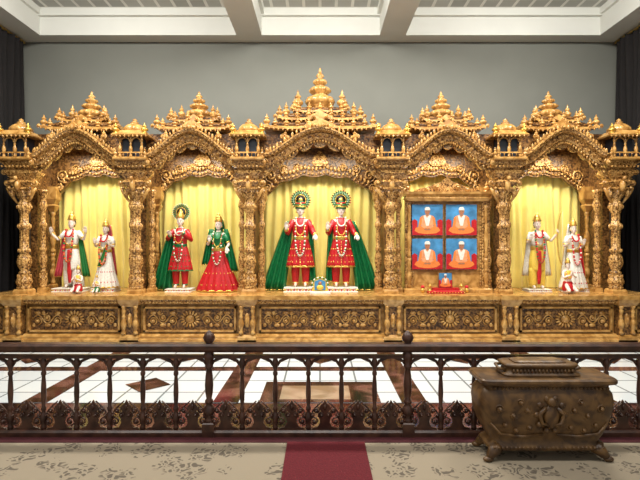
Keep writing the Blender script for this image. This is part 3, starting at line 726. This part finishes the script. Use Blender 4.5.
# ------------------------------------------------------------ portrait cabinet
cab=empty('portrait_cabinet'); YC=7.95
cx=PX(446.5,YC); hwc=0.68; zt=PZ(197,YC)
g=MB()
g.box(cx-hwc,cx+hwc,YC,YC+0.12,PT+.02,zt,WOODP)
g.rect(cx,YC+.02,[(hwc+.06,.15,PT),(hwc+.06,.15,PT+.05),(hwc+.02,.11,PT+.08)],WOODP)
for s in (-1,1):
    xx=cx+s*(hwc-.03)
    g.box(xx-.06,xx+.06,YC-.04,YC+.05,PT+.05,zt,WOOD)
    g.lathe(BAL,xx,YC-.07,PT+.08,WOODP,12,.07,.5); g.lathe(BAL,xx,YC-.07,PT+.58,WOODP,12,.06,.9)
    g.spiral(cx+s*.34,YC-.06,zt+.12,.05,s,WOODP,.013); g.spiral(cx+s*.17,YC-.06,zt+.16,.06,s,WOODP,.014)
    g.lathe(TUR,cx+s*(hwc),YC-.02,zt+.08,WOODP,12,.14,.2)
    for k in range(30): g.ball((cx+s*.575,YC-.02,PT+.12+k*.052),(.014,.018,.022),WOODP,6,4)
for k in range(24): g.ball((cx-.56+k*.0487,YC-.11,zt-.02),.016,WOODP,6,4)
g.rect(cx,YC,[(hwc-.02,.1,zt-.08),(hwc+.05,.12,zt-.03),(hwc+.02,.1,zt),(hwc+.07,.14,zt+.04),(hwc+.07,.14,zt+.08)],WOODP)
P=[(cx-.60,zt+.08),(cx+.60,zt+.08),(cx+.5,zt+.13),(cx+.33,zt+.17),(cx+.2,zt+.22),(cx+.1,zt+.25),(cx,zt+.33),(cx-.1,zt+.25),(cx-.2,zt+.22),(cx-.33,zt+.17),(cx-.5,zt+.13)]
g.prism(P,YC-.05,YC+.03,WOOD)
g.build('cabinet_frame',cab)
def portrait(cx,cz,w,h,y,par=cab):
    g=MB(); g.box(cx-w,cx+w,y-.02,y+.01,cz-h,cz+h,WOODD); g.box(cx-w+.014,cx+w-.014,y-.023,y-.01,cz-h+.014,cz+h-.014,BLUE)
    y0=y-.026
    def pl(pts,m,d): g.prism([(cx+a*w,cz+b_*h) for a,b_ in pts],y0-d,y0+.001,m)
    el=lambda ax,az,rx,rz,n=18:[(ax+rx*cos(2*pi*k/n),az+rz*sin(2*pi*k/n)) for k in range(n)]
    pl([(-.94,-.94),(.94,-.94),(.94,-.60),(.6,-.52),(-.6,-.52),(-.94,-.60)],REDS,.001)
    for s in (-1,1): pl([(s*.62,-.6),(s*.94,-.6),(s*.94,-.05),(s*.80,.05),(s*.62,-.05)][::s],REDS,.0015)
    pl([(-.80,-.66),(-.55,-.82),(0,-.88),(.55,-.82),(.80,-.66),(.70,-.48),(.40,-.38),(-.40,-.38),(-.70,-.48)],ORG,.003)
    pl([(-.34,-.50),(.34,-.50),(.40,-.10),(.46,.12),(.36,.24),(.14,.32),(-.14,.32),(-.36,.24),(-.46,.12),(-.40,-.10)],SALM,.004)
    pl([(-.46,.14),(-.36,.22),(-.34,-.10),(-.40,-.40),(-.10,-.56),(-.12,-.64),(-.50,-.52),(-.56,-.40)],ORG,.005)
    pl([(.36,.22),(.46,.14),(.56,-.40),(.50,-.52),(.12,-.64),(.10,-.56),(.40,-.40),(.34,-.10)],ORG,.005)
    pl([(-.14,.30),(-.02,.12),(.12,.30),(.22,.26),(.08,-.36),(-.08,-.36),(-.24,.26)],WHTC,.006)
    pl(el(-.10,-.58,.11,.06,12),BROWNSK,.007); pl(el(.10,-.58,.11,.06,12),BROWNSK,.007)
    pl([(-.07,.24),(.07,.24),(.08,.40),(-.08,.40)],BROWNSK,.0065)
    pl(el(0,.53,.16,.22),BROWNSK,.008)
    pl([(-.17,.60),(.17,.60),(.165,.70),(.09,.80),(-.09,.80),(-.165,.70)],WHTC,.010)
    for s in (-1,1): pl(el(s*.06,.54,.022,.018,8),HAIR,.011)
    pl(el(0,.43,.05,.014,8),LIP,.011)
    g.build('guru_portrait',par)
for px in (427,461):
    for py in (220,254): portrait(PX(px,YC-.02),PZ(py,YC-.02),0.275,0.275,YC-.02)
portrait(PX(446,YC-.2),PT+.22,0.12,0.13,YC-.14)
g=MB(); xo=PX(446,YC-.2); g.rect(xo,YC-.15,[(.3,.10,PT),(.3,.10,PT+.03),(.22,.07,PT+.05),(.22,.07,PT+.09)],REDS)
for k in range(13): g.ball((xo-.29+k*.0483,YC-.255,PT+.02),.011,GOLD,6,4)
for s in (-1,1):
    g.lathe([(.3,0),(.34,.1),(.12,.2),(.10,.5),(.3,.65),(.36,.8),(.2,.85),(.02,1.1)],xo+s*.26,YC-.17,PT+.035,GOLD,12,.09,.12)
    g.lathe([(.2,0),(.4,.3),(.45,.6),(.25,.8),(.3,1.0)],xo+s*.37,YC-.12,PT+.0,GOLD,12,.09,.09)
    g.ball((xo+s*.37,YC-.12,PT+.10),(.035,.035,.03),FLR,8,5)
g.build('offering_stand',cab)

# ------------------------------------------------------------ balustrade
rail=empty('wooden_balustrade'); YR=3.9
RB=[(.5,0),(.5,.05),(.34,.08),(.6,.12),(.66,.17),(.5,.22),(.3,.25),(.46,.27),(.46,.30),(.3,.32),(.42,.40),(.48,.5),(.42,.62),(.3,.72),(.46,.74),(.46,.77),(.3,.79),(.55,.86),(.62,.91),(.4,.95),(.6,1.0)]
g=MB(); ZT=.785; sp=.2775
g.rect(0,YR,[(5.75,.035,ZT-.07),(5.75,.05,ZT-.05),(5.75,.055,ZT-.015),(5.75,.04,ZT)],RAIL)
g.rect(0,YR,[(5.75,.022,ZT-.125),(5.75,.022,ZT-.095)],RAIL)
g.rect(0,YR,[(5.75,.045,.014),(5.75,.045,.05),(5.75,.03,.065)],RAIL)
x0=-.93; i0=-17
f=MB()
for i in range(i0,25):
    x=x0+i*sp
    if abs(x)>5.65: continue
    big=(i in (0,6,-16,22))
    if big:
        g.rect(x,YR,[(.05,.05,.014),(.05,.05,.12),(.04,.04,.13)],RAIL)
        g.lathe(RB,x,YR,.12,RAIL,16,.075,ZT-.16)
        g.lathe([(.3,0),(.5,.1),(.5,.2),(.25,.28),(.5,.45),(.6,.6),(.45,.8),(.15,.95),(.01,1.0)],x,YR,ZT-.05,RAIL,16,.085,.16)
    else:
        g.lathe(RB,x,YR,.06,RAIL,12,.045,ZT-.16)
    for s in (-1,1):
        g.tube([(x+s*.02,YR,ZT-.19),(x+s*.04,YR,ZT-.15),(x+s*.085,YR,ZT-.13),(x+s*.13,YR,ZT-.118)],[.008,.014,.014,.006],RAIL,6)
    c=x+sp/2
    pts=[(0,.31),(.016,.28),(.040,.262),(.046,.235),(.030,.215),(.055,.200),(.062,.175),(.045,.155),(.04,.12),(.06,.085),(.10,.075),(.125,.055)]
    poly=[(c-a,z) for a,z in reversed(pts[1:])]+[(c+0,.31)]+[(c+a,z) for a,z in pts[1:]]
    poly=poly[::-1]
    f.prism(poly,YR-.008,YR+.008,RAIL)
    for s in (-1,1):
        f.spiral(c+s*.088,YR,.135,.040,s,RAIL,.009); f.spiral(c+s*.070,YR,.225,.030,-s,RAIL,.008,up=-1)
        f.spiral(c+s*.028,YR-.010,.19,.020,s,RAIL,.006)
        f.spiral(c+s*.108,YR,.185,.022,-s,RAIL,.006)
        f.tube([(c+s*.13,YR,.07),(c+s*.128,YR,.16),(c+s*.10,YR,.22),(c+s*.06,YR,.265),(c+s*.02,YR,.30)],[.009,.008,.007,.007,.006],RAIL,6)
    f.ball((c,YR-.012,.25),(.014,.01,.025),RAIL,6,5)
g.build('rails_and_balusters',rail); f.build('fretwork',rail)

# ------------------------------------------------------------ donation box
box=empty('carved_donation_box'); xb=1.69; yb=3.57
g=MB()
g.rect(xb,yb,[(.42,.13,.09),(.44,.14,.10),(.44,.14,.13),(.40,.125,.15),(.425,.135,.19),(.465,.15,.27),(.495,.165,.37),(.505,.17,.45),(.495,.165,.51),(.465,.15,.55),(.45,.145,.56),(.475,.155,.575),(.485,.16,.585)],BOXW,rc=.35,smooth=True,n=56)
g.rect(xb,yb,[(.48,.165,.583),(.50,.18,.59),(.505,.185,.60),(.505,.185,.618),(.495,.175,.628)],BOXW,rc=.18,n=40)
for sx in (-1,1):
    for sy in (-1,1):
        g.tube([(xb+sx*.36,yb+sy*.09,.11),(xb+sx*.40,yb+sy*.11,.08),(xb+sx*.43,yb+sy*.125,.045),(xb+sx*.425,yb+sy*.13,.028)],[.05,.045,.03,.018],BOXW,10)
        g.ball((xb+sx*.445,yb+sy*.13,.03),(.04,.025,.020),BOXW,10,6)
yf=yb-.172
g.ball((xb,yf,.36),(.055,.03,.09),BOXW,12,8); g.ball((xb,yf-.01,.47),(.035,.03,.035),BOXW,12,8)
for j in range(10):
    a=2*pi*j/10; g.ball((xb+.10*cos(a),yf+.008,.37+.12*sin(a)),(.028,.02,.022),BOXW,8,5,Matrix.Rotation(-a,3,'Y'))
for s in (-1,1):
    g.tube([(xb+s*.04,yf,.42),(xb+s*.09,yf-.005,.38),(xb+s*.07,yf-.01,.31),(xb+s*.02,yf-.01,.30)],[.018,.016,.014,.01],BOXW,8)
    for dx,z,r in ((.17,.40,.045),(.27,.36,.05),(.37,.41,.04),(.15,.27,.035),(.25,.25,.03),(.22,.46,.03),(.33,.29,.03)):
        g.spiral(xb+s*dx,yf+.014+(.45-z)*.12,z,r,s,BOXW,.010,1.6)
    g.tube([(xb+s*.05,yf+.03,.22),(xb+s*.2,yf+.03,.20),(xb+s*.36,yf+.03,.22),(xb+s*.43,yf+.03,.30)],[.012,.012,.012,.006],BOXW,8)
for i in range(31): g.ball((xb-.43+.86*i/30,yb-.147,.557),.012,BOXW,6,4)
for i in range(27): g.ball((xb-.40+.8*i/26,yb-.137,.115),.012,BOXW,6,4)
g.build('box_body',box)
g=MB(); xl=xb-.02; yl=3.58
g.rect(xl,yl,[(.29,.12,.628),(.29,.12,.642),(.26,.10,.65),(.25,.095,.685),(.275,.11,.698),(.28,.115,.71),(.26,.10,.72)],BOXW,rc=.3,smooth=True,n=40)
g.rect(xl,yl,[(.20,.075,.72),(.20,.075,.728),(.17,.06,.736)],BOXW,rc=.3,n=32)
for s in (-1,1):
    g.tube([(xl+s*.25,yl-.04,.66),(xl+s*.31,yl-.03,.675),(xl+s*.31,yl+.03,.69),(xl+s*.25,yl+.04,.69)],.012,BOXW,8)
for i in range(17): g.ball((xl-.22+.44*i/16,yl-.10,.668),(.011,.012,.016),BOXW,6,4)
g.build('lid_box',box)

# ------------------------------------------------------------ lights
def area(name,loc,rot,sx,sy,e,col=(1,1,1)):
    l=bpy.data.lights.new(name,'AREA'); l.shape='RECTANGLE'; l.size=sx; l.size_y=sy; l.energy=e; l.color=col
    o=bpy.data.objects.new(name,l); o.location=loc; o.rotation_euler=rot; bpy.context.collection.objects.link(o); return o
for x in (-3.4,0,3.4):
    area('ceiling_light',(x,5.6,5.85),(math.radians(25),0,0),1.4,0.5,205,(1,.96,.88))
    area('ceiling_light',(x,1.8,5.85),(math.radians(20),0,0),2.0,0.8,105,(1,.97,.92))
for cx,hw in BAYS:
    area('niche_light',(cx,7.95,3.1),(math.radians(12),0,0),hw*1.2,.15,27,(1,.95,.80))
w=bpy.data.worlds.new('World'); bpy.context.scene.world=w; w.use_nodes=True
w.node_tree.nodes['Background'].inputs[0].default_value=(1,.99,.96,1); w.node_tree.nodes['Background'].inputs[1].default_value=.52
bpy.context.scene.view_settings.view_transform='Standard'

cam=bpy.data.cameras.new('camera'); co=bpy.data.objects.new('camera',cam); bpy.context.collection.objects.link(co)
co.location=(0,0,CH); co.rotation_euler=(pi/2,0,0); cam.sensor_width=36; cam.lens=36*F/640; cam.clip_start=.05
bpy.context.scene.camera=co
